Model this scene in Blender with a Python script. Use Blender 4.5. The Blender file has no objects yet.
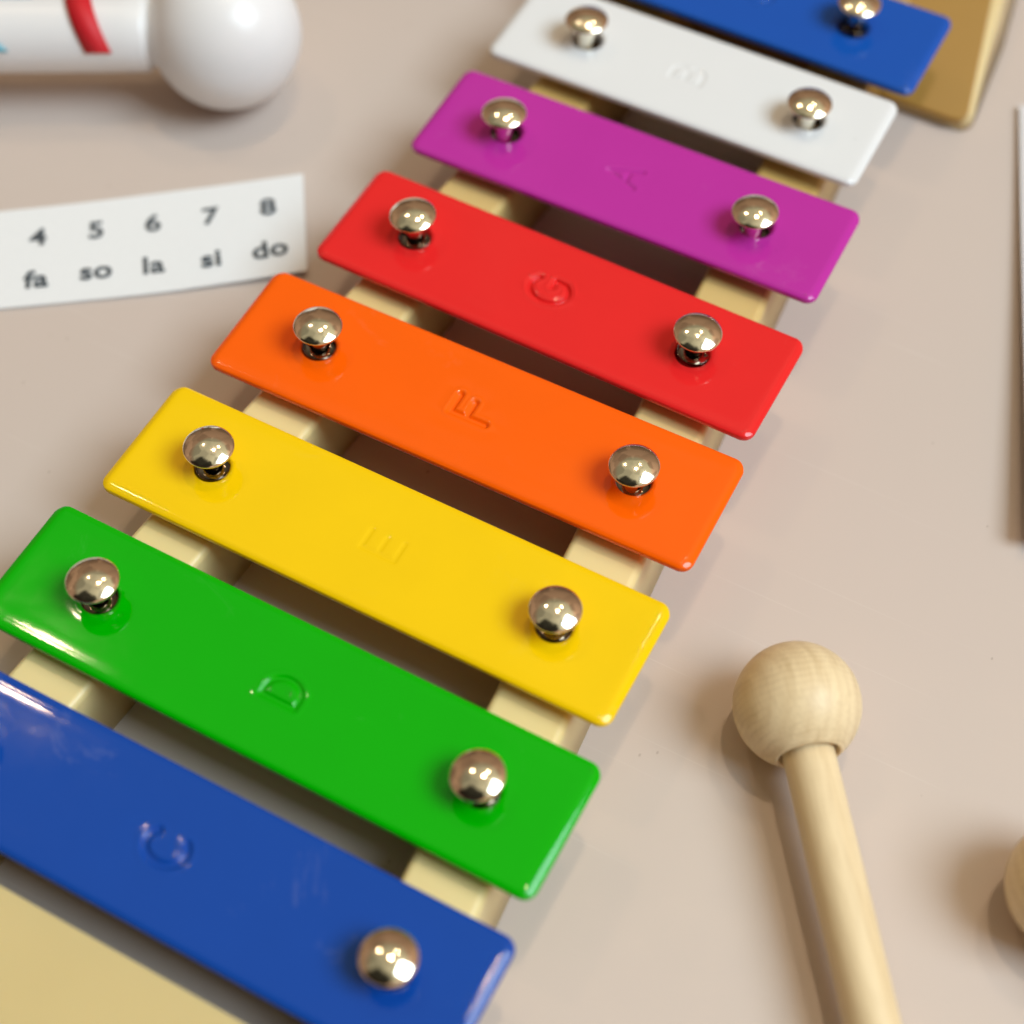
import bpy, bmesh, math, random
from mathutils import Vector, Matrix
random.seed(7)
MM = 0.001
scene = bpy.context.scene
COL = scene.collection

# ------------------------------------------------------------------ helpers
def link(name, me, mat, parent=None, smooth=True):
    o = bpy.data.objects.new(name, me)
    COL.objects.link(o)
    if mat: me.materials.append(mat)
    if parent: o.parent = parent
    if smooth:
        me.polygons.foreach_set('use_smooth', [True] * len(me.polygons))
    me.update()
    return o

def mesh(name, verts, faces):
    me = bpy.data.meshes.new(name)
    me.from_pydata([(v[0] * MM, v[1] * MM, v[2] * MM) for v in verts], [], faces)
    me.update()
    return me

def empty(name, loc, label, cat, group=None):
    o = bpy.data.objects.new(name, None)
    o.empty_display_size = 0.01
    COL.objects.link(o)
    o.location = Vector(loc) * MM
    o['label'] = label; o['category'] = cat
    if group: o['group'] = group
    return o

def lathe(name, prof, n=64):
    """prof: (radius, z) from bottom to top, in mm; radius 0 closes the end"""
    vs, fs, rings = [], [], []
    for r, z in prof:
        if r < 1e-6:
            rings.append([len(vs)]); vs.append((0, 0, z))
        else:
            rings.append(list(range(len(vs), len(vs) + n)))
            for k in range(n):
                a = 2 * math.pi * k / n
                vs.append((r * math.cos(a), r * math.sin(a), z))
    for A, B in zip(rings, rings[1:]):
        for k in range(n):
            k2 = (k + 1) % n
            if len(A) == 1 and len(B) == 1: continue
            if len(A) == 1: fs.append((A[0], B[k2], B[k]))
            elif len(B) == 1: fs.append((A[k], A[k2], B[0]))
            else: fs.append((A[k], A[k2], B[k2], B[k]))
    return mesh(name, vs, fs)

def prism(name, poly, z0, z1, bev, seg=4, draft=0.0):
    """solid from a polygon, tapering inwards by draft towards the top, edges rounded"""
    bm = bmesh.new()
    n = len(poly)
    cx = sum(p[0] for p in poly) / n; cy = sum(p[1] for p in poly) / n
    ins = []
    for i in range(n):
        p0, p1, p2 = Vector(poly[i - 1]), Vector(poly[i]), Vector(poly[(i + 1) % n])
        a = (p1 - p0).normalized(); b = (p2 - p1).normalized()
        na = Vector((-a.y, a.x)); nb = Vector((-b.y, b.x))
        m = (na + nb); m = m / max(1e-6, m.length_squared) * 2
        ins.append(p1 + m * draft)
    lo = [bm.verts.new((x * MM, y * MM, z0 * MM)) for x, y in poly]
    hi = [bm.verts.new((p.x * MM, p.y * MM, z1 * MM)) for p in ins]
    bm.faces.new(hi); bm.faces.new(lo[::-1])
    for i in range(n):
        j = (i + 1) % n
        bm.faces.new((lo[i], lo[j], hi[j], hi[i]))
    es = [e for e in bm.edges if not (e.verts[0] in lo and e.verts[1] in lo)]
    bmesh.ops.bevel(bm, geom=es, offset=bev * MM, segments=seg, profile=0.5, affect='EDGES')
    bmesh.ops.recalc_face_normals(bm, faces=bm.faces)
    me = bpy.data.meshes.new(name); bm.to_mesh(me); bm.free()
    return me

def rounded(poly, radii, seg=10):
    out = []
    n = len(poly)
    for i in range(n):
        p0, p1, p2 = Vector(poly[i - 1]), Vector(poly[i]), Vector(poly[(i + 1) % n])
        r = radii[i]
        if r <= 0: out.append(tuple(p1)); continue
        a = (p0 - p1).normalized(); b = (p2 - p1).normalized()
        ang = a.angle(b); t = r / math.tan(ang / 2)
        c = p1 + (a + b).normalized() * (r / math.sin(ang / 2))
        s = p1 + a * t; e = p1 + b * t
        a0 = math.atan2(s.y - c.y, s.x - c.x); a1 = math.atan2(e.y - c.y, e.x - c.x)
        d = (a1 - a0 + math.pi) % (2 * math.pi) - math.pi
        for k in range(seg + 1):
            q = a0 + d * k / seg
            out.append((c.x + r * math.cos(q), c.y + r * math.sin(q)))
    return out

def wnorm(o, ang=40):
    m = o.modifiers.new('weighted', 'WEIGHTED_NORMAL'); m.keep_sharp = True; m.weight = 80

# ------------------------------------------------------------------ materials
def newmat(name):
    m = bpy.data.materials.new(name); m.use_nodes = True
    nt = m.node_tree; b = nt.nodes['Principled BSDF']
    return m, nt, b

def N(nt, t, **kw):
    n = nt.nodes.new(t)
    for k, v in kw.items():
        if k in n.inputs: n.inputs[k].default_value = v
        else: setattr(n, k, v)
    return n

def ramp(nt, pts):
    r = nt.nodes.new('ShaderNodeValToRGB')
    e = r.color_ramp.elements
    while len(e) < len(pts): e.new(0.5)
    for i, (p, c) in enumerate(pts):
        e[i].position = p; e[i].color = (c, c, c, 1) if not hasattr(c, '__len__') else (*c, 1)
    return r

def mixcol(nt, fac, a, b, blend='MIX'):
    m = nt.nodes.new('ShaderNodeMix'); m.data_type = 'RGBA'; m.blend_type = blend
    def put(s, v):
        if hasattr(v, 'is_output'): nt.links.new(v, s)
        elif hasattr(v, '__len__'): s.default_value = (*v, 1)
        else: s.default_value = v
    put(m.inputs[0], fac); put(m.inputs[6], a); put(m.inputs[7], b)
    return m.outputs[2]

def paint(name, col, rough=0.10, dark=0.93, smear=0.045):
    """thick glossy enamel: faint mottling, slow waves, a few dust specks"""
    m, nt, b = newmat(name)
    tc0 = nt.nodes.new('ShaderNodeTexCoord')
    tc = N(nt, 'ShaderNodeVectorMath', operation='ADD'); tc.inputs[1].default_value = (random.uniform(-3, 3), random.uniform(-3, 3), random.uniform(-3, 3))
    nt.links.new(tc0.outputs['Object'], tc.inputs[0])
    n1 = N(nt, 'ShaderNodeTexNoise', Scale=90.0, Detail=3.0)
    nt.links.new(tc.outputs[0], n1.inputs['Vector'])
    c = mixcol(nt, n1.outputs['Fac'], col, tuple(x * dark for x in col))
    # faint fingerprints and smears
    n4 = N(nt, 'ShaderNodeTexNoise', Scale=34.0, Detail=7.0, Roughness=0.75); n4.inputs['Distortion'].default_value = 1.2
    nt.links.new(tc.outputs[0], n4.inputs['Vector'])
    r4 = ramp(nt, [(0.60, 0.0), (0.78, smear)]); nt.links.new(n4.outputs['Fac'], r4.inputs[0])
    c = mixcol(nt, r4.outputs[0], c, (0.75, 0.72, 0.68))
    # dust
    v = N(nt, 'ShaderNodeTexVoronoi', Scale=330.0, Randomness=1.0)
    nt.links.new(tc.outputs[0], v.inputs['Vector'])
    r1 = ramp(nt, [(0.0, 1.0), (0.045, 1.0), (0.075, 0.0)])
    nt.links.new(v.outputs['Distance'], r1.inputs[0])
    sep = nt.nodes.new('ShaderNodeSeparateColor'); nt.links.new(v.outputs['Color'], sep.inputs[0])
    r2 = ramp(nt, [(0.0, 0.0), (0.955, 0.0), (0.965, 1.0)])
    nt.links.new(sep.outputs[0], r2.inputs[0])
    mu = N(nt, 'ShaderNodeMath', operation='MULTIPLY')
    nt.links.new(r1.outputs[0], mu.inputs[0]); nt.links.new(r2.outputs[0], mu.inputs[1])
    mu2 = N(nt, 'ShaderNodeMath', operation='MULTIPLY'); mu2.inputs[1].default_value = 0.45
    nt.links.new(mu.outputs[0], mu2.inputs[0])
    c = mixcol(nt, mu2.outputs[0], c, tuple(x * 0.3 for x in col))
    nt.links.new(c, b.inputs['Base Color'])
    # rubbed patches in the gloss
    n2 = N(nt, 'ShaderNodeTexNoise', Scale=55.0, Detail=5.0, Roughness=0.65)
    nt.links.new(tc.outputs[0], n2.inputs['Vector'])
    r3 = ramp(nt, [(0.35, rough * 0.4), (0.7, rough * 0.8)])
    nt.links.new(n2.outputs['Fac'], r3.inputs[0]); nt.links.new(r3.outputs[0], b.inputs['Roughness'])
    n3 = N(nt, 'ShaderNodeTexNoise', Scale=130.0, Detail=2.0)
    nt.links.new(tc.outputs[0], n3.inputs['Vector'])
    bp = N(nt, 'ShaderNodeBump', Strength=0.5, Distance=0.00005)
    nt.links.new(n3.outputs['Fac'], bp.inputs['Height']); nt.links.new(bp.outputs[0], b.inputs['Normal'])
    b.inputs['IOR'].default_value = 1.40
    return m

PAINT = {
 'blue': paint('blue_enamel', (0.005, 0.062, 0.365), smear=0.11),
 'green': paint('green_enamel', (0.0003, 0.42, 0.0003)),
 'yellow': paint('yellow_enamel', (0.93, 0.60, 0.002)),
 'orange': paint('orange_enamel', (0.98, 0.125, 0.002)),
 'red': paint('red_enamel', (0.80, 0.022, 0.022)),
 'purple': paint('purple_enamel', (0.50, 0.030, 0.345)),
 'white': paint('white_enamel', (0.76, 0.77, 0.78), 0.12, 0.98),
 'royal': paint('royal_blue_enamel', (0.008, 0.085, 0.43)),
}

def chrome():
    m, nt, b = newmat('nickel_plate')
    b.inputs['Metallic'].default_value = 1.0
    tc = nt.nodes.new('ShaderNodeTexCoord')
    n = N(nt, 'ShaderNodeTexNoise', Scale=900.0, Detail=4.0)
    nt.links.new(tc.outputs['Object'], n.inputs['Vector'])
    r = ramp(nt, [(0.3, 0.07), (0.75, 0.15)])
    nt.links.new(n.outputs['Fac'], r.inputs[0]); nt.links.new(r.outputs[0], b.inputs['Roughness'])
    b.inputs['Base Color'].default_value = (0.93, 0.85, 0.69, 1)
    n2 = N(nt, 'ShaderNodeTexNoise', Scale=420.0, Detail=2.0)
    nt.links.new(tc.outputs['Object'], n2.inputs['Vector'])
    bp = N(nt, 'ShaderNodeBump', Strength=0.35, Distance=0.00006)
    nt.links.new(n2.outputs['Fac'], bp.inputs['Height']); nt.links.new(bp.outputs[0], b.inputs['Normal'])
    return m
CHROME = chrome()
HOLE_SHADE_METAL = chrome(); HOLE_SHADE_METAL.name = 'hole_shade_metal'  # plating darkened: the shade inside the peg holes is put into the collar colour
HOLE_SHADE_METAL.node_tree.nodes['Principled BSDF'].inputs['Base Color'].default_value = (0.17, 0.14, 0.12, 1)

def plastic(name, c1, c2, rough=0.35, sss=0.15, scale=40.0):
    m, nt, b = newmat(name)
    tc = nt.nodes.new('ShaderNodeTexCoord')
    n = N(nt, 'ShaderNodeTexNoise', Scale=scale, Detail=4.0)
    nt.links.new(tc.outputs['Object'], n.inputs['Vector'])
    r = ramp(nt, [(0.3, c1), (0.7, c2)])
    nt.links.new(n.outputs['Fac'], r.inputs[0]); nt.links.new(r.outputs[0], b.inputs['Base Color'])
    b.inputs['Roughness'].default_value = rough
    if sss:
        b.inputs['Subsurface Weight'].default_value = sss
        b.inputs['Subsurface Radius'].default_value = (1.0, 0.6, 0.25)
        b.inputs['Subsurface Scale'].default_value = 0.003
    n2 = N(nt, 'ShaderNodeTexNoise', Scale=1600.0, Detail=2.0)
    nt.links.new(tc.outputs['Object'], n2.inputs['Vector'])
    bp = N(nt, 'ShaderNodeBump', Strength=0.25, Distance=0.00003)
    nt.links.new(n2.outputs['Fac'], bp.inputs['Height']); nt.links.new(bp.outputs[0], b.inputs['Normal'])
    return m
CREAM = plastic('cream_plastic', (0.77, 0.61, 0.28), (0.80, 0.645, 0.31))
def gold_far_end(m):
    # base colour turns to ochre gold towards the far end
    nt = m.node_tree; b = nt.nodes['Principled BSDF']; src = b.inputs['Base Color'].links[0].from_socket
    tc = nt.nodes.new('ShaderNodeTexCoord'); sp = nt.nodes.new('ShaderNodeSeparateXYZ'); nt.links.new(tc.outputs['Object'], sp.inputs[0])
    mr = N(nt, 'ShaderNodeMapRange'); mr.inputs[1].default_value = 0.09; mr.inputs[2].default_value = 0.20
    nt.links.new(sp.outputs[1], mr.inputs[0])
    nt.links.new(mixcol(nt, mr.outputs[0], src, (0.52, 0.33, 0.085)), b.inputs['Base Color'])
gold_far_end(CREAM)
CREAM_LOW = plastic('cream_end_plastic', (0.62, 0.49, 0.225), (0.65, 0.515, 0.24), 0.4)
CREAM_SIDE = plastic('cream_side_plastic', (0.70, 0.55, 0.28), (0.74, 0.59, 0.31))
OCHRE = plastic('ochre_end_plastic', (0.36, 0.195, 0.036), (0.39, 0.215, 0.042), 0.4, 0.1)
WHITE_PL = plastic('white_gloss_plastic', (0.79, 0.79, 0.80), (0.81, 0.81, 0.82), 0.30, 0)

def table_mat():
    m, nt, b = newmat('beige_table_board')
    tc = nt.nodes.new('ShaderNodeTexCoord')
    n = N(nt, 'ShaderNodeTexNoise', Scale=14.0, Detail=5.0, Roughness=0.6)
    nt.links.new(tc.outputs['Object'], n.inputs['Vector'])
    c = mixcol(nt, n.outputs['Fac'], (0.595, 0.495, 0.445), (0.565, 0.485, 0.43))
    # fine dirt specks of different sizes
    for sc, thr, rad, dk in ((95.0, 0.93, 0.04, 0.5), (210.0, 0.96, 0.06, 0.45), (420.0, 0.97, 0.10, 0.3)):
        v = N(nt, 'ShaderNodeTexVoronoi', Scale=sc)
        mp = N(nt, 'ShaderNodeMapping'); mp.inputs['Scale'].default_value = (1, 0.6, 1); mp.inputs['Rotation'].default_value = (0, 0, sc)
        nt.links.new(tc.outputs['Object'], mp.inputs[0]); nt.links.new(mp.outputs[0], v.inputs['Vector'])
        r1 = ramp(nt, [(0.0, 1.0), (rad * 0.7, 1.0), (rad, 0.0)])
        nt.links.new(v.outputs['Distance'], r1.inputs[0])
        sep = nt.nodes.new('ShaderNodeSeparateColor'); nt.links.new(v.outputs['Color'], sep.inputs[0])
        r2 = ramp(nt, [(0.0, 0.0), (thr, 0.0), (thr + 0.01, dk)])
        nt.links.new(sep.outputs[0], r2.inputs[0])
        mu = N(nt, 'ShaderNodeMath', operation='MULTIPLY')
        nt.links.new(r1.outputs[0], mu.inputs[0]); nt.links.new(r2.outputs[0], mu.inputs[1])
        c = mixcol(nt, mu.outputs[0], c, (0.16, 0.09, 0.05))
    # hair-fine rubbed scratches
    for ang, sc in ((0.5, 1.0), (-0.9, 1.3), (1.9, 0.8)):
        mp = N(nt, 'ShaderNodeMapping'); mp.inputs['Rotation'].default_value = (0, 0, ang); mp.inputs['Scale'].default_value = (14 * sc, 1500 * sc, 1)
        nt.links.new(tc.outputs['Object'], mp.inputs[0])
        ns = N(nt, 'ShaderNodeTexNoise', Scale=1.0, Detail=1.0); nt.links.new(mp.outputs[0], ns.inputs['Vector'])
        rs = ramp(nt, [(0.74, 0.0), (0.80, 0.22)]); nt.links.new(ns.outputs['Fac'], rs.inputs[0])
        c = mixcol(nt, rs.outputs[0], c, (0.74, 0.68, 0.62))
    nt.links.new(c, b.inputs['Base Color'])
    n2 = N(nt, 'ShaderNodeTexNoise', Scale=38.0, Detail=6.0, Roughness=0.7)
    nt.links.new(tc.outputs['Object'], n2.inputs['Vector'])
    r = ramp(nt, [(0.3, 0.30), (0.75, 0.44)])
    nt.links.new(n2.outputs['Fac'], r.inputs[0]); nt.links.new(r.outputs[0], b.inputs['Roughness'])
    n3 = N(nt, 'ShaderNodeTexNoise', Scale=2200.0, Detail=2.0)
    nt.links.new(tc.outputs['Object'], n3.inputs['Vector'])
    bp = N(nt, 'ShaderNodeBump', Strength=0.3, Distance=0.00004)
    nt.links.new(n3.outputs['Fac'], bp.inputs['Height']); nt.links.new(bp.outputs[0], b.inputs['Normal'])
    b.inputs['Specular IOR Level'].default_value = 0.4
    return m

def wood(name, ring_axis_scale, seed, lathe_marks=1.0):
    """pale turned beech/lime: grain bands across the ball, fine pores"""
    m, nt, b = newmat(name)
    tc = nt.nodes.new('ShaderNodeTexCoord')
    mp = N(nt, 'ShaderNodeMapping'); mp.inputs['Location'].default_value = (seed, seed * .7, 0)
    mp.inputs['Scale'].default_value = ring_axis_scale
    nt.links.new(tc.outputs['Object'], mp.inputs[0])
    w = N(nt, 'ShaderNodeTexWave', Scale=120.0, Distortion=5.0, Detail=3.0)
    w.inputs['Detail Scale'].default_value = 1.2
    w.bands_direction = 'X'
    nt.links.new(mp.outputs[0], w.inputs['Vector'])
    r = ramp(nt, [(0.0, 0.0), (0.55, 0.35), (1.0, 1.0)]); nt.links.new(w.outputs['Fac'], r.inputs[0])
    n = N(nt, 'ShaderNodeTexNoise', Scale=60.0, Detail=4.0)
    nt.links.new(mp.outputs[0], n.inputs['Vector'])
    base = mixcol(nt, n.outputs['Fac'], (0.88, 0.72, 0.46), (0.81, 0.63, 0.37))
    f = N(nt, 'ShaderNodeMath', operation='MULTIPLY'); f.inputs[1].default_value = 0.26
    nt.links.new(r.outputs[0], f.inputs[0])
    c = mixcol(nt, f.outputs[0], base, (0.60, 0.42, 0.215))
    # lathe rings and growth lines crossing them
    for dirn, sc, fac, dist in (('Z', 260.0, 0.30, 2.5), ('X', 75.0, 0.34, 1.4)):
        w2 = N(nt, 'ShaderNodeTexWave', Scale=sc, Distortion=dist, Detail=2.0); w2.bands_direction = dirn
        nt.links.new(tc.outputs['Object'], w2.inputs['Vector'])
        q1 = ramp(nt, [(0.80, 0.0), (0.98, 1.0)]); nt.links.new(w2.outputs['Fac'], q1.inputs[0])
        nm = N(nt, 'ShaderNodeTexNoise', Scale=110.0, Detail=1.0); nt.links.new(tc.outputs['Object'], nm.inputs['Vector'])
        q2 = ramp(nt, [(0.42, 0.0), (0.62, fac * lathe_marks)]); nt.links.new(nm.outputs['Fac'], q2.inputs[0])
        mm = N(nt, 'ShaderNodeMath', operation='MULTIPLY'); nt.links.new(q1.outputs[0], mm.inputs[0]); nt.links.new(q2.outputs[0], mm.inputs[1])
        c = mixcol(nt, mm.outputs[0], c, (0.50, 0.34, 0.16))
    # long fine fibres
    mp2 = N(nt, 'ShaderNodeMapping'); mp2.inputs['Scale'].default_value = (2600, 2600, 170)
    nt.links.new(tc.outputs['Object'], mp2.inputs[0])
    n2 = N(nt, 'ShaderNodeTexNoise', Scale=1.0, Detail=3.0); nt.links.new(mp2.outputs[0], n2.inputs['Vector'])
    r2 = ramp(nt, [(0.42, 0.0), (0.72, 0.30)]); nt.links.new(n2.outputs['Fac'], r2.inputs[0])
    c = mixcol(nt, r2.outputs[0], c, (0.52, 0.36, 0.18))
    nt.links.new(c, b.inputs['Base Color'])
    b.inputs['Roughness'].default_value = 0.48
    bp = N(nt, 'ShaderNodeBump', Strength=0.3, Distance=0.00005)
    nt.links.new(n2.outputs['Fac'], bp.inputs['Height']); nt.links.new(bp.outputs[0], b.inputs['Normal'])
    return m
WOOD_BALL = wood('turned_wood_ball', (1.0, 0.25, 0.25), 0.013)
WOOD_STICK = wood('wood_dowel', (0.6, 0.6, 0.04), 0.41, 0.12)

def flat(name, col, rough=0.5, bump=0.0, bscale=900.0):
    m, nt, b = newmat(name)
    tc = nt.nodes.new('ShaderNodeTexCoord')
    n = N(nt, 'ShaderNodeTexNoise', Scale=bscale, Detail=4.0)
    nt.links.new(tc.outputs['Object'], n.inputs['Vector'])
    c = mixcol(nt, n.outputs['Fac'], col, tuple(x * 0.95 for x in col))
    nt.links.new(c, b.inputs['Base Color']); b.inputs['Roughness'].default_value = rough
    if bump:
        bp = N(nt, 'ShaderNodeBump', Strength=0.3, Distance=bump)
        nt.links.new(n.outputs['Fac'], bp.inputs['Height']); nt.links.new(bp.outputs[0], b.inputs['Normal'])
    return m
PAPER = flat('white_card_stock', (0.82, 0.84, 0.86), 0.55, 0.00003)
INK = flat('grey_black_ink', (0.06, 0.075, 0.09), 0.6)
RED_RIB = flat('red_ribbon', (0.60, 0.008, 0.018), 0.6, 0.00002)
TEAL_RIB = flat('teal_ribbon', (0.12, 0.40, 0.50), 0.4, 0.00002)
BOARD = flat('white_glossy_board', (0.74, 0.72, 0.73), 0.18, 0.00002, 300.0)

# ------------------------------------------------------------------ table (the setting)
def table():
    nx = 40; S = 900
    vs = [(-S + 2 * S * i / nx, -S + 2 * S * j / nx + 150, 0) for j in range(nx + 1) for i in range(nx + 1)]
    fs = [(j * (nx + 1) + i, j * (nx + 1) + i + 1, (j + 1) * (nx + 1) + i + 1, (j + 1) * (nx + 1) + i) for j in range(nx) for i in range(nx)]
    o = link('table_top', mesh('table_top', vs, fs), table_mat())
    o['kind'] = 'structure'
table()

# ------------------------------------------------------------------ xylophone
BAR_Z = 20.0          # top of the tone bars over the table
PITCH = 32.168
L0, DL = 54.98, 2.193
G0, DG = 39.757, 2.389
xylo = empty('xylophone', (0, 0, 0), 'toy xylophone with eight painted metal bars on a cream frame, held by domed silver pegs', 'xylophone')

def seg_dist(px, py, a, b):
    dx, dy = b[0] - a[0], b[1] - a[1]
    t = max(0, min(1, ((px - a[0]) * dx + (py - a[1]) * dy) / (dx * dx + dy * dy)))
    return math.hypot(px - a[0] - t * dx, py - a[1] - t * dy)

def arc(cx, cy, rx, ry, a0, a1, n=14):
    return [(cx + rx * math.cos(math.radians(a0 + (a1 - a0) * k / n)), cy + ry * math.sin(math.radians(a0 + (a1 - a0) * k / n))) for k in range(n + 1)]

# letters as strokes in a box about 5 wide (u) by 7 high (v), centred
LET = {
 'C': [arc(0, 0, 2.8, 3.6, 48, 312, 22)],
 'D': [[(-2.1, -3.2), (-2.1, 3.2)], [(-2.1, 3.2), (-0.6, 3.2)] + arc(-0.6, 0, 2.7, 3.2, 90, -90, 18)[1:] + [(-2.1, -3.2)]],
 'E': [[(2.1, 3.3), (-1.9, 3.3), (-1.9, -3.3), (2.1, -3.3)], [(-1.9, 0), (1.7, 0)]],
 'F': [[(2.2, 3.6), (-1.9, 3.6), (-1.9, -3.6)], [(-1.9, 0.3), (1.7, 0.3)]],
 'G': [arc(0, 0, 3.1, 3.9, 50, 322, 24) + [(2.6, -0.3), (0.7, -0.3)]],
 'A': [[(-2.4, -3.2), (0, 3.3), (2.4, -3.2)], [(-1.5, -0.9), (1.5, -0.9)]],
 'B': [[(-2.0, -3.3), (-2.0, 3.3), (0.2, 3.3)] + arc(0.2, 1.7, 1.6, 1.6, 90, -90, 10)[1:] + [(-2.0, 0.1)], arc(0.3, -1.6, 1.9, 1.7, 90, -90, 12) + [(-2.0, -3.3)]],
}

def sstep(t):
    t = max(0.0, min(1.0, t)); return t * t * (3 - 2 * t)

def bar_mesh(name, L, pegs, letter, ldepth, lx, ly=0.0, lw=0.72):
    """one enamelled bar: rounded outline, rounded edge, sunk letter, two peg holes. local mm, top at z=0"""
    W, RC, RE, TH, HR, HS = 12.78, 2.3, 1.0, 2.2, 3.3, 6.2
    prof = [0, 0.04, 0.12, 0.25, 0.45, 0.7, 1.0, 1.35, 1.7, 2.0, RC]
    def lines(half, zones):
        s = set()
        for d in prof: s.add(round(half - d, 4)); s.add(round(-half + d, 4))
        for a, b, st in zones:
            k = int(round((b - a) / st))
            for i in range(k + 1): s.add(round(a + (b - a) * i / k, 4))
        s = sorted(s)
        out = [s[0]]
        for v in s[1:]:
            g = v - out[-1]
            if g < 0.03: continue
            if g > 1.8:
                k = int(g / 1.5) + 1
                st = out[-1]
                for i in range(1, k): out.append(st + g * i / k)
            out.append(v)
        return out
    zx = [(lx - 5.2, lx + 5.2, 0.13)]
    for px in pegs: zx += [(px - HS, px - HR, 0.45), (px - HR, px + HR, 0.305), (px + HR, px + HS, 0.45)]
    zy = [(-HS, -4.2, 0.4), (-4.2, -HR, 0.13), (-HR, HR, 0.1355), (HR, 4.2, 0.13), (4.2, HS, 0.4)]
    X = lines(L, zx); Y = lines(W, zy)
    nx, ny = len(X), len(Y)
    strokes = []
    for pl in LET[letter]:
        # letter's up runs along -x, letter's right along +y
        q = [(lx - v, ly + u) for u, v in pl]
        strokes += list(zip(q, q[1:]))
    vs = []
    kill = set()
    for j, y0 in enumerate(Y):
        for i, x0 in enumerate(X):
            x, y = x0, y0
            d = min(L - abs(x0), W - abs(y0))
            u, v = abs(x0) - (L - RC), abs(y0) - (W - RC)
            if u > 0 and v > 0:
                mx = max(u, v); h = math.hypot(u, v); f = mx / h
                x = math.copysign(L - RC + u * f, x0); y = math.copysign(W - RC + v * f, y0)
            wend = 1.0 if abs(y0) <= W - RC else 0.0
            if u > 0 and v > 0: wend = sstep(u * u / (u * u + v * v))
            for px in pegs:
                u, v = x0 - px, y0
                mx = max(abs(u), abs(v))
                if 1e-6 < mx < HS:
                    t = sstep((mx - HR) / (HS - HR))
                    f = (1 - t) * mx / math.hypot(u, v) + t
                    x = px + u * f; y = v * f
                    if mx < HR - 0.01: kill.add(j * nx + i)
            z = 0.0
            if d < 1.5: z -= wend * 0.66 * (1 - d / 1.5) ** 1.6
            if d < 1.1: z -= (1 - wend) * 0.42 * (1 - d / 1.1) ** 1.8
            z += 0.03 * math.exp(-((d - 2.7) / 0.8) ** 2)          # enamel thickens near the rim
            for px in pegs:
                r = math.hypot(x - px, y)
                if r < 6:
                    z += 0.05 * math.exp(-((r - 4.0) / 0.6) ** 2)
                    if r < HR + 0.4: z -= 0.25 * sstep((HR + 0.4 - r) / 0.4) ** 2
            if abs(x - lx) < 8 and abs(y - ly) < 7:
                ds = min(seg_dist(x, y, a, b) for a, b in strokes)
                z -= ldepth * (1 - sstep((ds - 0.25 * lw) / (0.72 * lw)))
                z += ldepth * 0.16 * math.exp(-((ds - 1.25) / 0.35) ** 2)
                z -= ldepth * 0.22 * math.exp(-(ds / 2.2) ** 2)
            vs.append((x, y, z))
    fs = []
    for j in range(ny - 1):
        for i in range(nx - 1):
            q = (j * nx + i, j * nx + i + 1, (j + 1) * nx + i + 1, (j + 1) * nx + i)
            if any(k in kill for k in q): continue
            # the coarse corner of a corner patch folds to a point at the bar's corner: fine
            fs.append(q)
    # hole walls
    from collections import defaultdict
    ec = defaultdict(int)
    for q in fs:
        for a, b in zip(q, q[1:] + q[:1]): ec[(a, b)] += 1
    bd = [(a, b) for (a, b) in ec if (b, a) not in ec]
    per = set(list(range(nx)) + [(ny - 1) * nx + i for i in range(nx)] + [j * nx for j in range(ny)] + [j * nx + nx - 1 for j in range(ny)])
    low = {}
    for a, b in bd:
        if a in per and b in per: continue
        for k in (a, b):
            if k not in low:
                low[k] = len(vs); vs.append((vs[k][0], vs[k][1], -TH))
        fs.append((b, a, low[a], low[b]))
    # rim, side and underside
    ring = [i for i in range(nx)] + [j * nx + nx - 1 for j in range(1, ny)] + [(ny - 1) * nx + i for i in range(nx - 2, -1, -1)] + [j * nx for j in range(ny - 2, 0, -1)]
    prev = ring
    for z, ins in ((-0.98, -0.08), (-1.25, -0.10), (-1.6, -0.02), (-1.9, 0.22), (-2.1, 0.5), (-TH, 0.9), (-TH, 1.6)):
        cur = []
        for k in ring:
            x, y, _ = vs[k]
            cx = max(-(L - RC), min(L - RC, x)); cy = max(-(W - RC), min(W - RC, y))
            nxv, nyv = x - cx, y - cy; h = math.hypot(nxv, nyv) or 1
            cur.append(len(vs)); vs.append((x - nxv / h * ins, y - nyv / h * ins, z))
        n = len(ring)
        for a in range(n):
            b = (a + 1) % n
            fs.append((prev[b], prev[a], cur[a], cur[b]))
        prev = cur
    fs.append(tuple(prev[::-1]))
    # drop unused verts
    used = sorted({k for q in fs for k in q}); mp = {k: i for i, k in enumerate(used)}
    me = mesh(name, [vs[k] for k in used], [tuple(mp[k] for k in q) for q in fs])
    return me

# per bar: dx, dy, rotation, dL (from measuring the photograph), letter, colour, label
BARS = [
 (-0.279, 0.215, 0.002, -0.278, 'C', 'blue', 0.42, -0.8, 'blue tone bar stamped C, longest, nearest the camera'),
 (-0.452, 0.049, -0.002, 0.569, 'D', 'green', 0.34, 1.0, 'green tone bar stamped D'),
 (-0.151, -0.286, 0.002, -0.447, 'E', 'yellow', 0.075, 0.8, 'yellow tone bar stamped E'),
 (0.147, 0.097, 0.012, 0.441, 'F', 'orange', 0.52, 0.1, 'orange tone bar stamped F'),
 (1.11, -0.688, -0.009, -0.046, 'G', 'red', 0.72, -1.7, 'red tone bar stamped G'),
 (0.682, 1.35, 0.010, -0.104, 'A', 'purple', 0.30, -1.9, 'purple tone bar stamped A'),
 (-1.228, 1.04, 0.007, -0.647, 'B', 'white', 0.16, -0.7, 'white tone bar stamped B'),
 (0.513, -1.374, 0.0, 0.512, 'C', 'royal', 0.25, 0.0, 'royal blue tone bar, shortest, farthest from the camera'),
]

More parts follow.
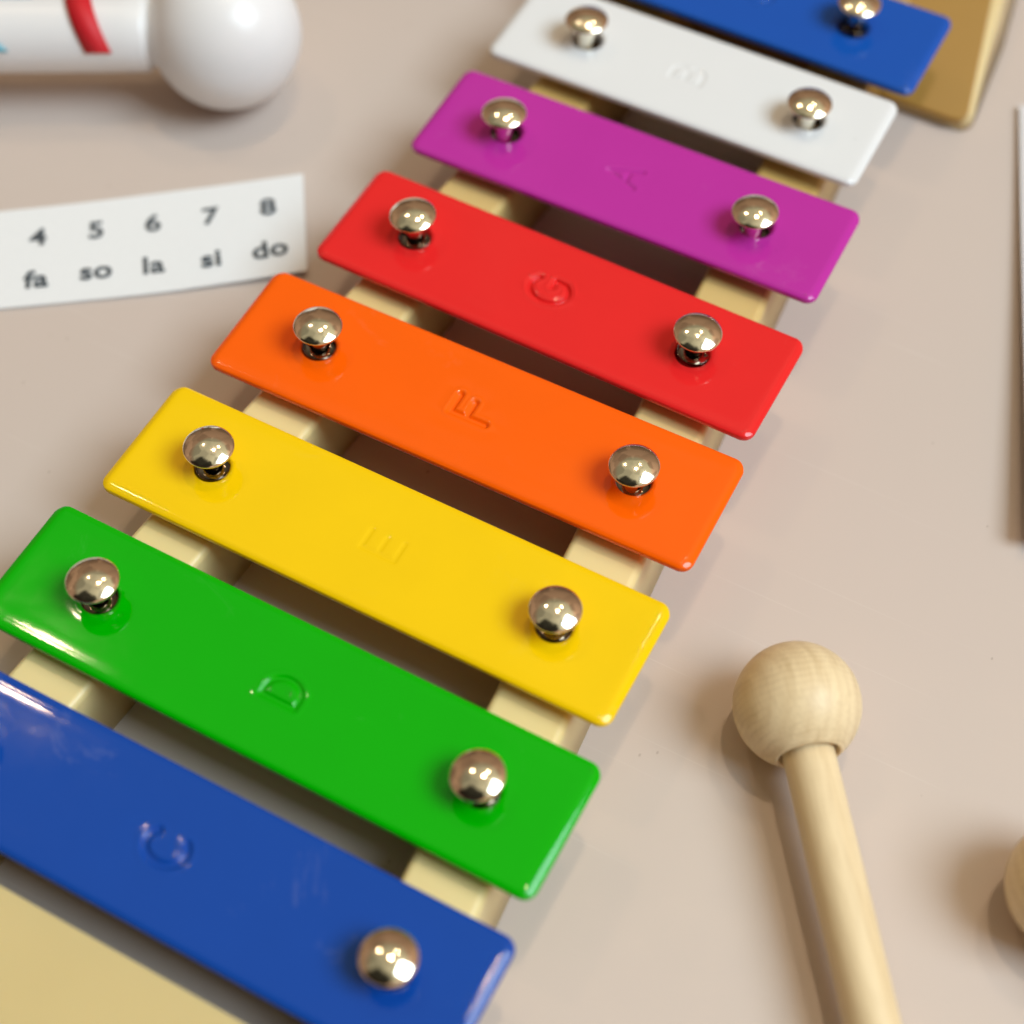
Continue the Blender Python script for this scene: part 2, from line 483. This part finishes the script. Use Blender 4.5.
def peg_mesh(rim):
    """domed nail with its darkened metal cup: the cup lines the hole of the bar, the head stands rim mm above it"""
    prof = [(0, -6.0), (1.95, -6.0), (1.95, -2.3), (1.92, 0.5), (1.95, rim - 1.6), (2.1, rim - 0.8), (2.6, rim - 0.45), (4.0, rim - 0.38), (4.4, rim - 0.28), (4.56, rim - 0.14), (4.58, rim), (4.5, rim + 0.14)]
    Rs = 8.0                                    # dome: cap of a sphere
    zc = rim + 0.14 - math.sqrt(Rs * Rs - 4.50 ** 2)
    for k in range(1, 15):
        r = 4.50 * (1 - k / 14)
        prof.append((r if k < 14 else 0, zc + math.sqrt(Rs * Rs - r * r)))
    me = lathe('peg', prof, 56); me.materials.append(CHROME)
    me.polygons.foreach_set('use_smooth', [True] * len(me.polygons))
    return me
CUP = lathe('collar', [(2.0, -2.35), (3.22, -2.3), (3.27, -0.42), (3.2, -0.34), (3.12, -0.42), (3.08, -0.8), (3.02, -1.95), (2.9, -2.08), (1.85, -2.12)], 48)
CUP.materials.append(HOLE_SHADE_METAL)
CUP.polygons.foreach_set('use_smooth', [True] * len(CUP.polygons))
PEGS = {-1: peg_mesh(5.7), 1: peg_mesh(5.2)}
peg_dx = {(3, 1): 0.6, (3, -1): 0.2, (2, 1): -0.7, (1, -1): 0.4, (1, 1): 0.35}
for i, (dx, dy, th, dl, let, colr, depth, lx, lab) in enumerate(BARS):
    L = L0 - DL * i + dl + 0.68
    gx = G0 - DG * i
    me = bar_mesh('tone_bar', L, (-gx - dx + peg_dx.get((i, -1), 0), gx - dx + peg_dx.get((i, 1), 0)), let, depth, lx, {'G': 0.9, 'F': 0.3}.get(let, 0.0), {'G': 0.56, 'C': 0.85, 'F': 0.9}.get(let, 0.72))
    b = link('tone_bar', me, PAINT[colr], xylo)
    b.location = Vector((dx, PITCH * i + dy, BAR_Z)) * MM
    b.rotation_euler = (0, 0, th)
    b['label'] = lab
    for s in (-1, 1):
        p = bpy.data.objects.new('peg', PEGS[s]); COL.objects.link(p); p.parent = xylo
        p.location = Vector((s * gx + peg_dx.get((i, s), 0), PITCH * i, BAR_Z)) * MM
        p.rotation_euler = (random.uniform(-.06, .06), random.uniform(-.06, .06), random.uniform(0, 6))
        k_ = bpy.data.objects.new('collar', CUP); COL.objects.link(k_); k_.parent = p

# rails and end plates
RT = 15.0
def rail(s):
    y0, y1 = -17.5, 246.0
    def cx(y): return s * (G0 - DG * y / PITCH) + 0.9
    wh = 8.1
    poly = [(cx(y0) - wh, y0), (cx(y0) + wh, y0), (cx(y1) + wh, y1), (cx(y1) - wh, y1)]
    me = prism('rail', poly, 0.0, RT, 1.3, 5, 1.25)
    o = link('rail', me, CREAM, xylo); wnorm(o)
    return o
rail(-1); rail(1)
lowp = rounded([(-56, -52), (56, -52), (53.5, -15.4), (-53.5, -15.4)], [8, 8, 4, 4])
o = link('end_plate', prism('end_plate', lowp, 0.0, RT + 0.4, 1.4, 5, 1.0), CREAM_LOW, xylo); wnorm(o)
o['label'] = 'pale cream end plate in front of the longest bar'
def ramp_plate():
    bm = bmesh.new()
    def v(x, y, z): return bm.verts.new((x * MM, y * MM, z * MM))
    t = [v(-50, 226.0, 3), v(50.8, 226.3, 3.1), v(52.0, 228.2, 3.7), v(47.0, 255.2, 11.3), v(41, 290, 13.7), v(-36, 290, 14), v(-43, 255.2, 11.5)]
    b = [v(-50.8, 225.8, 0), v(51.2, 226.0, 0), v(52.8, 228.4, 0), v(50.3, 256, 0), v(44.5, 291, 0), v(-39.5, 291, 0), v(-47, 256, 0)]
    bm.faces.new((t[0], t[1], t[2], t[3], t[6])); bm.faces.new((t[6], t[3], t[4], t[5])); bm.faces.new(b[::-1])
    for k in range(7):
        n = (k + 1) % 7
        bm.faces.new((b[k], b[n], t[n], t[k]))
    es = [e for e in bm.edges if not (e.verts[0] in b and e.verts[1] in b)]
    bmesh.ops.bevel(bm, geom=es, offset=1.3 * MM, segments=4, profile=0.5, affect='EDGES')
    bmesh.ops.recalc_face_normals(bm, faces=bm.faces)
    me = bpy.data.meshes.new('end_plate'); bm.to_mesh(me); bm.free()
    return me
o = link('end_plate', ramp_plate(), CREAM_SIDE, xylo); wnorm(o)
def panel():
    bm = bmesh.new()
    P = [(-50.5, 225.3, 3.0), (48.6, 225.3, 3.0), (50.6, 225.9, 3.1), (51.4, 227.6, 3.6), (44.9, 255.2, 11.6), (38, 290, 14.05), (-36, 290, 14.05), (-43, 255.2, 11.6)]
    hi_ = [bm.verts.new((x * MM, y * MM, (z + 0.6) * MM)) for x, y, z in P]
    lo_ = [bm.verts.new((x * MM, y * MM, (z - 0.5) * MM)) for x, y, z in P]
    for q in ((0, 1, 2, 3, 4, 7), (7, 4, 5, 6)):
        bm.faces.new([hi_[k] for k in q]); bm.faces.new([lo_[k] for k in q[::-1]])
    for k in range(8):
        n = (k + 1) % 8; bm.faces.new((lo_[k], lo_[n], hi_[n], hi_[k]))
    bmesh.ops.bevel(bm, geom=[e for e in bm.edges if e.verts[0] in hi_ and e.verts[1] in hi_], offset=0.4 * MM, segments=3, profile=0.5, affect='EDGES')
    bmesh.ops.recalc_face_normals(bm, faces=bm.faces)
    me = bpy.data.meshes.new('panel'); bm.to_mesh(me); bm.free(); return me
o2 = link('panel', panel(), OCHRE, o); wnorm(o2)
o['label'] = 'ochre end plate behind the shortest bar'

# ------------------------------------------------------------------ mallets
def mallet(c, end, label, seed):
    c = Vector(c); e = Vector(end)
    t = empty('mallet', c, label, 'mallet', 'wooden mallets beside the xylophone')
    d = (e - c).normalized()
    q = (-d).to_track_quat('Z', 'Y')           # local +z points away from the handle
    t.rotation_mode = 'QUATERNION'; t.rotation_quaternion = q @ Matrix.Rotation(seed, 4, 'Z').to_quaternion()
    R, hr, fl = 10.9, 5.15, -9.35
    prof = [(0, -3.5), (hr, -3.5), (hr, fl + 0.35), (hr + 0.25, fl + 0.02), (hr + 0.5, fl)]
    a0 = math.asin((fl + 0.12) / R)
    for k in range(40):
        a = a0 + (math.pi / 2 - a0) * k / 39
        prof.append((R * math.cos(a) if k < 39 else 0, R * math.sin(a)))
    link('ball_head', lathe('ball_head', prof, 72), WOOD_BALL, t)
    Ln = 170.0
    pr = [(0, -Ln), (3.4, -Ln), (4.2, -Ln + 1)]
    for k in range(20):
        z = -Ln + 3 + (Ln - 7) * k / 19
        pr.append((4.42 + 0.03 * math.sin(k * 1.7), z))
    pr += [(0, -3.6)]
    link('handle', lathe('handle', pr, 48), WOOD_STICK, t)
    return t
mallet((75.68, 74.31, 11.0), (108.3, 29.4, 8.8), 'wooden mallet with round head lying beside the yellow and green bars', 0.4)
mallet((127.6, 65.6, 11.0), (172, 36, 8.8), 'wooden mallet cut off by the right edge, only its ball head showing', 2.1)

# ------------------------------------------------------------------ printed card
TOP = [(-128.2, 101.97, .8), (-121.43, 107.02, .8), (-107.74, 117.05, .8), (-94.15, 127.43, .9), (-82.08, 136.48, 1.2), (-69.44, 146.02, 1.8)]
BOT = [(-111.9, 81.21, .8), (-105.12, 85.71, .8), (-91.76, 95.07, .8), (-78.41, 104.64, .9), (-66.94, 113.49, 1.2), (-54.24, 123.33, 1.8)]
# carry the strip on to its far end beyond the frame (numbers 1 to 3 are out of view)
ext = []
for P in (TOP, BOT):
    a, b = Vector(P[0]), Vector(P[1]); P.insert(0, tuple(a + (a - b).normalized() * 38))
def crv(P, t):
    x = t * (len(P) - 1); i = min(int(x), len(P) - 2); f = x - i
    g = lambda k: Vector(P[max(0, min(len(P) - 1, k))])
    p0, p1, p2, p3 = g(i - 1), g(i), g(i + 1), g(i + 2)
    if i == 0: p0 = 2 * p1 - p2
    if i == len(P) - 2: p3 = 2 * p2 - p1
    return 0.5 * ((2 * p1) + (p2 - p0) * f + (2 * p0 - 5 * p1 + 4 * p2 - p3) * f * f + (3 * p1 - p0 - 3 * p2 + p3) * f ** 3)
def card():
    nu, nv, th = 70, 12, 0.55
    vs = []
    for lay in (0, 1):
        for j in range(nv + 1):
            for i in range(nu + 1):
                a, b = crv(BOT, i / nu), crv(TOP, i / nu)
                p = a.lerp(b, j / nv)
                vs.append((p.x, p.y, p.z - lay * th))
    W = nu + 1; H = (nv + 1) * W
    fs = []
    for j in range(nv):
        for i in range(nu):
            q = (j * W + i, j * W + i + 1, (j + 1) * W + i + 1, (j + 1) * W + i)
            fs.append(q); fs.append(tuple(k + H for k in q[::-1]))
    for i in range(nu):
        fs.append((i + 1, i, i + H, i + 1 + H))
        t = nv * W; fs.append((t + i, t + i + 1, t + i + 1 + H, t + i + H))
    for j in range(nv):
        fs.append((j * W, (j + 1) * W, (j + 1) * W + H, j * W + H))
        k = nu; fs.append(((j + 1) * W + k, j * W + k, j * W + k + H, (j + 1) * W + k + H))
    return mesh('note_card', vs, fs)
nc = empty('note_card', (-90, 113, 0), 'white printed strip with the numbers 4 to 8 over fa so la si do', 'card')
cobj = link('paper', card(), PAPER, nc, smooth=False)
cobj.location = -nc.location
texts = [('4', -109.81, 104.94, .9, 36.8), ('5', -100.11, 112.31, .9, 37.2), ('6', -90.56, 119.62, .92, 37.0), ('7', -80.61, 126.9, 1.2, 37.0), ('8', -71.06, 134.51, 1.62, 38),
         ('fa', -103.19, 95.4, .9, 35.5), ('so', -93.12, 102.6, .9, 36.0), ('la', -83.69, 110.08, .92, 37.0), ('si', -73.92, 116.88, 1.2, 38.0), ('do', -64.3, 124.77, 1.62, 39.5)]
def lettering(s, x, y, z, ang):
    cu = bpy.data.curves.new('lettering', 'FONT'); cu.body = s
    cu.align_x = 'CENTER'; cu.align_y = 'CENTER'; cu.size = 6.4; cu.offset = 0.17; cu.extrude = 0.02
    cu.space_character = 1.05
    o = bpy.data.objects.new('tmp', cu); COL.objects.link(o)
    bpy.context.view_layer.update()
    me = bpy.data.meshes.new_from_object(o.evaluated_get(bpy.context.evaluated_depsgraph_get()))
    bpy.data.objects.remove(o)
    xs = [v.co.x for v in me.vertices]; ys = [v.co.y for v in me.vertices]
    cx, cy = (min(xs) + max(xs)) / 2, (min(ys) + max(ys)) / 2
    M = Matrix.Scale(MM, 4) @ Matrix.Rotation(math.radians(ang), 4, 'Z') @ Matrix.Diagonal((1.1, 1.0, 1, 1)) @ Matrix.Translation((-cx, -cy, 0))
    me.transform(M)
    t = link('lettering', me, INK, nc, smooth=False)
    t.location = Vector((x, y, z + 0.05)) * MM - nc.location
    if z > 1.0: t.rotation_euler = (0, -0.05, 0)
for t in texts: lettering(*t)

# ------------------------------------------------------------------ white rattle with ribbons
A = Vector((-97.6, 162.3, 16.5)); B = Vector((-140.8, 139.0, 16.5))
ax = (B - A).normalized()
rt = empty('rattle', A, 'glossy white stick with round ball end and red ribbon draped across it', 'rattle')
rt.rotation_mode = 'QUATERNION'; rt.rotation_quaternion = ax.to_track_quat('Z', 'Y')
prof = []
for k in range(48):
    a = -math.pi / 2 + (math.pi / 2 + math.radians(62)) * k / 47
    prof.append((16.5 * math.cos(a) if k else 0, 16.5 * math.sin(a)))
prof += [(7.5, 14.9), (7.3, 15.4)]
link('ball_end', lathe('ball_end', prof + [(0, 15.4)], 96), WHITE_PL, rt)
hp = [(0, 13.0), (6.9, 13.0), (6.9, 15.6), (7.4, 16.2), (8.1, 16.7), (8.3, 17.4)] + [(8.35, 17.4 + 4 * k) for k in range(1, 28)] + [(8.0, 127), (0, 127.5)]
link('handle', lathe('handle', hp, 64), WHITE_PL, rt)
# ribbon: a strip that wraps over the handle. local frame: z along the handle
up = Vector((0, 0, 1)); side = ax.cross(up).normalized()      # side points to the far side or near side
if side.y > 0: side = -side                                   # towards the camera
def ribbon(name, mat, z0, z1, a0, a1, w, tail=0.0, r=8.75, parent=rt):
    """angle 0 = top of handle, positive towards the camera; z drifts from z0 to z1"""
    nseg = 28; vs = []; fs = []
    q = rt.rotation_quaternion
    for lay in (0, 1):
        for k in range(nseg + 1):
            f = k / nseg; a = math.radians(a0 + (a1 - a0) * f)
            lift = 0.0
            rr = r - lay * 0.3 + 0.5 * math.sin(f * math.pi) ** 2
            ac = math.radians(42); s0 = math.sin(math.radians(a0) - ac)
            g_ = (math.sin(a - ac) - s0) / (math.sin(math.radians(a1) - ac) - s0)
            zz = z0 + (z1 - z0) * g_
            for m_ in (-0.5, 0.5):
                wpt = A + ax * (zz + m_ * w) + (up * math.cos(a) + side * math.sin(a)) * rr
                vs.append(tuple(wpt))
    H = 2 * (nseg + 1)
    for k in range(nseg):
        a = 2 * k
        fs += [(a, a + 1, a + 3, a + 2), (H + a, H + a + 2, H + a + 3, H + a + 1), (a, a + 2, a + 2 + H, a + H), (a + 1, a + 1 + H, a + 3 + H, a + 3)]
    e = 2 * nseg
    fs += [(0, H, H + 1, 1), (e, e + 1, e + 1 + H, e + H)]
    me = mesh(name, vs, fs)
    o = link(name, me, mat, parent)
    bpy.context.view_layer.update()
    me.transform(parent.matrix_world.inverted())
    return o
bpy.context.view_layer.update()
ribbon('ribbon', RED_RIB, 31.2, 26.2, -48, 77, 5.6)['label'] = 'red ribbon over the white handle'
ribbon('ribbon', TEAL_RIB, 50.0, 46.5, -75, -12, 12.0)['label'] = 'teal ribbon behind the red one'
ribbon('ribbon', TEAL_RIB, 60.0, 47.5, -60, 74, 4.0)['label'] = 'teal ribbon end at the left edge'

# ------------------------------------------------------------------ white board at the right edge
def board():
    P0 = Vector((59.9, 238.6, 0)); P1 = Vector((99.0, 129.7, 0))
    d = (P1 - P0); Ln = d.length; d.normalize(); nrm = Vector((-d.y, d.x, 0))
    if nrm.x < 0: nrm = -nrm
    W = 150.0; nu, nv, th = 30, 20, 1.3
    vs = []
    for lay in (0, 1):
        for j in range(nv + 1):
            for i in range(nu + 1):
                u = i / nu; v = j / nv
                z = 1.35 + 4.2 * u ** 1.5 * (1 - v) ** 2
                p = P0 + d * (u * Ln) + nrm * (v * W)
                vs.append((p.x, p.y, z - lay * th))
    Wd = nu + 1; H = (nv + 1) * Wd; fs = []
    for j in range(nv):
        for i in range(nu):
            q = (j * Wd + i, j * Wd + i + 1, (j + 1) * Wd + i + 1, (j + 1) * Wd + i)
            fs.append(q); fs.append(tuple(k + H for k in q[::-1]))
    for i in range(nu):
        fs.append((i + 1, i, i + H, i + 1 + H)); t = nv * Wd; fs.append((t + i, t + i + 1, t + i + 1 + H, t + i + H))
    for j in range(nv):
        fs.append((j * Wd, (j + 1) * Wd, (j + 1) * Wd + H, j * Wd + H)); k = nu
        fs.append(((j + 1) * Wd + k, j * Wd + k, j * Wd + k + H, (j + 1) * Wd + k + H))
    bm = bmesh.new(); me = mesh('white_board', vs, fs); bm.from_mesh(me)
    bmesh.ops.recalc_face_normals(bm, faces=bm.faces); bm.to_mesh(me); bm.free()
    o = link('white_board', me, BOARD, None, smooth=False)
    o['label'] = 'thin white board lying flat at the right edge of the photo, only its rim showing'
    o['category'] = 'board'
board()

# ------------------------------------------------------------------ light
def world():
    w = bpy.data.worlds.new('World'); scene.world = w; w.use_nodes = True
    nt = w.node_tree; bg = nt.nodes['Background']
    tc = nt.nodes.new('ShaderNodeTexCoord')
    sep = nt.nodes.new('ShaderNodeSeparateXYZ'); nt.links.new(tc.outputs['Generated'], sep.inputs[0])
    # height: floor -> walls -> ceiling of a warm beige room
    r = ramp(nt, [(0.0, (0.10, 0.07, 0.05)), (0.50, (0.16, 0.10, 0.07)), (0.60, (0.30, 0.18, 0.11)), (0.83, (0.44, 0.27, 0.17)), (0.88, (0.43, 0.39, 0.26)), (1.0, (0.46, 0.42, 0.29))])
    mr = N(nt, 'ShaderNodeMapRange'); mr.inputs[1].default_value = -1; mr.inputs[2].default_value = 1
    nt.links.new(sep.outputs[2], mr.inputs[0]); nt.links.new(mr.outputs[0], r.inputs[0])
    # whoever stands behind the camera: a dark shape on that side of the room
    dt = N(nt, 'ShaderNodeVectorMath', operation='DOT_PRODUCT'); dt.inputs[1].default_value = Vector((-0.05, -0.72, 0.68)).normalized()
    n = N(nt, 'ShaderNodeTexNoise', Scale=2.6, Detail=2.0); nt.links.new(tc.outputs['Generated'], n.inputs['Vector'])
    nt.links.new(tc.outputs['Generated'], dt.inputs[0])
    ad = N(nt, 'ShaderNodeMath', operation='MULTIPLY_ADD'); ad.inputs[1].default_value = 0.25
    nt.links.new(n.outputs['Fac'], ad.inputs[0]); nt.links.new(dt.outputs['Value'], ad.inputs[2])
    sh = N(nt, 'ShaderNodeMath', operation='MULTIPLY'); sh.inputs[1].default_value = 0.97
    nt.links.new(ad.outputs[0], sh.inputs[0])
    dk = ramp(nt, [(0.0, 1.0), (0.925, 1.0), (0.965, 0.07)])
    nt.links.new(sh.outputs[0], dk.inputs[0])
    c = mixcol(nt, 1.0, r.outputs[0], dk.outputs[0], 'MULTIPLY')
    # furniture, shelves and doorways: loose lighter and darker shapes round the room
    vo = N(nt, 'ShaderNodeTexVoronoi', Scale=3.2); nt.links.new(tc.outputs['Generated'], vo.inputs['Vector'])
    sc_ = nt.nodes.new('ShaderNodeSeparateColor'); nt.links.new(vo.outputs['Color'], sc_.inputs[0])
    rr = ramp(nt, [(0.0, 0.62), (0.5, 1.0), (1.0, 1.45)]); nt.links.new(sc_.outputs[0], rr.inputs[0])
    c = mixcol(nt, 1.0, c, rr.outputs[0], 'MULTIPLY')
    # the window side (+x) of the room is brighter
    mx = N(nt, 'ShaderNodeMapRange'); mx.inputs[1].default_value = 0.0; mx.inputs[2].default_value = 1.0; mx.inputs[3].default_value = 1.0; mx.inputs[4].default_value = 2.2
    nt.links.new(sep.outputs[0], mx.inputs[0])
    st = N(nt, 'ShaderNodeMath', operation='MULTIPLY'); st.inputs[1].default_value = WORLD; nt.links.new(mx.outputs[0], st.inputs[0])
    nt.links.new(c, bg.inputs[0]); nt.links.new(st.outputs[0], bg.inputs[1])
WORLD = 0.77
world()

def area(name, d, dist, sx, sy, power, col, target=(10, 90, 15)):
    l = bpy.data.lights.new(name, 'AREA'); l.shape = 'RECTANGLE'; l.size = sx; l.size_y = sy
    l.energy = power; l.color = col
    o = bpy.data.objects.new(name, l); COL.objects.link(o)
    d = Vector(d).normalized(); o.location = Vector(target) * MM + d * dist
    o.rotation_euler = d.to_track_quat('Z', 'Y').to_euler()
    return o
def bulb(name, d, dist, rad, power, col, target=(40, 70, 20)):
    l = bpy.data.lights.new(name, 'POINT'); l.shadow_soft_size = rad; l.energy = power; l.color = col
    o = bpy.data.objects.new(name, l); COL.objects.link(o)
    o.location = Vector(target) * MM + Vector(d).normalized() * dist
area('window_light', (0.62, 0.08, 0.78), 2.4, 1.2, 1.2, 57.0, (0.72, 0.885, 1.0))
WARM = (1.0, 0.74, 0.48)
bulb('ceiling_lamp', (-0.48, 0.23, 0.84), 2.2, 0.03, 9.0, WARM)
bulb('ceiling_lamp', (0.05, 0.47, 0.88), 2.2, 0.04, 9.0, WARM)
bulb('ceiling_lamp', (0.00, 0.23, 0.97), 2.2, 0.05, 24.0, WARM)

# ------------------------------------------------------------------ camera
Rw = [[0.88006519, 0.47480317, -0.00687125], [0.39681543, -0.74330579, -0.53854806], [-0.26081177, 0.47123078, -0.84256678]]
cam = bpy.data.cameras.new('camera'); co = bpy.data.objects.new('camera', cam); COL.objects.link(co)
M = Matrix(((Rw[0][0], -Rw[1][0], -Rw[2][0], 0.09657997), (Rw[0][1], -Rw[1][1], -Rw[2][1], -0.06264281), (Rw[0][2], -Rw[1][2], -Rw[2][2], 0.27635928), (0, 0, 0, 1)))
co.matrix_world = M
cam.sensor_width = 36; cam.lens = 1726.64 / 1024 * 36
cam.clip_start = 0.01; cam.clip_end = 20
cam.dof.use_dof = True; cam.dof.focus_distance = 0.309; cam.dof.aperture_fstop = 7.4
scene.camera = co
scene.view_settings.view_transform = 'Standard'; scene.view_settings.look = 'None'
scene.view_settings.exposure = 0.0; scene.view_settings.gamma = 1.0; scene.view_settings.use_curve_mapping = False
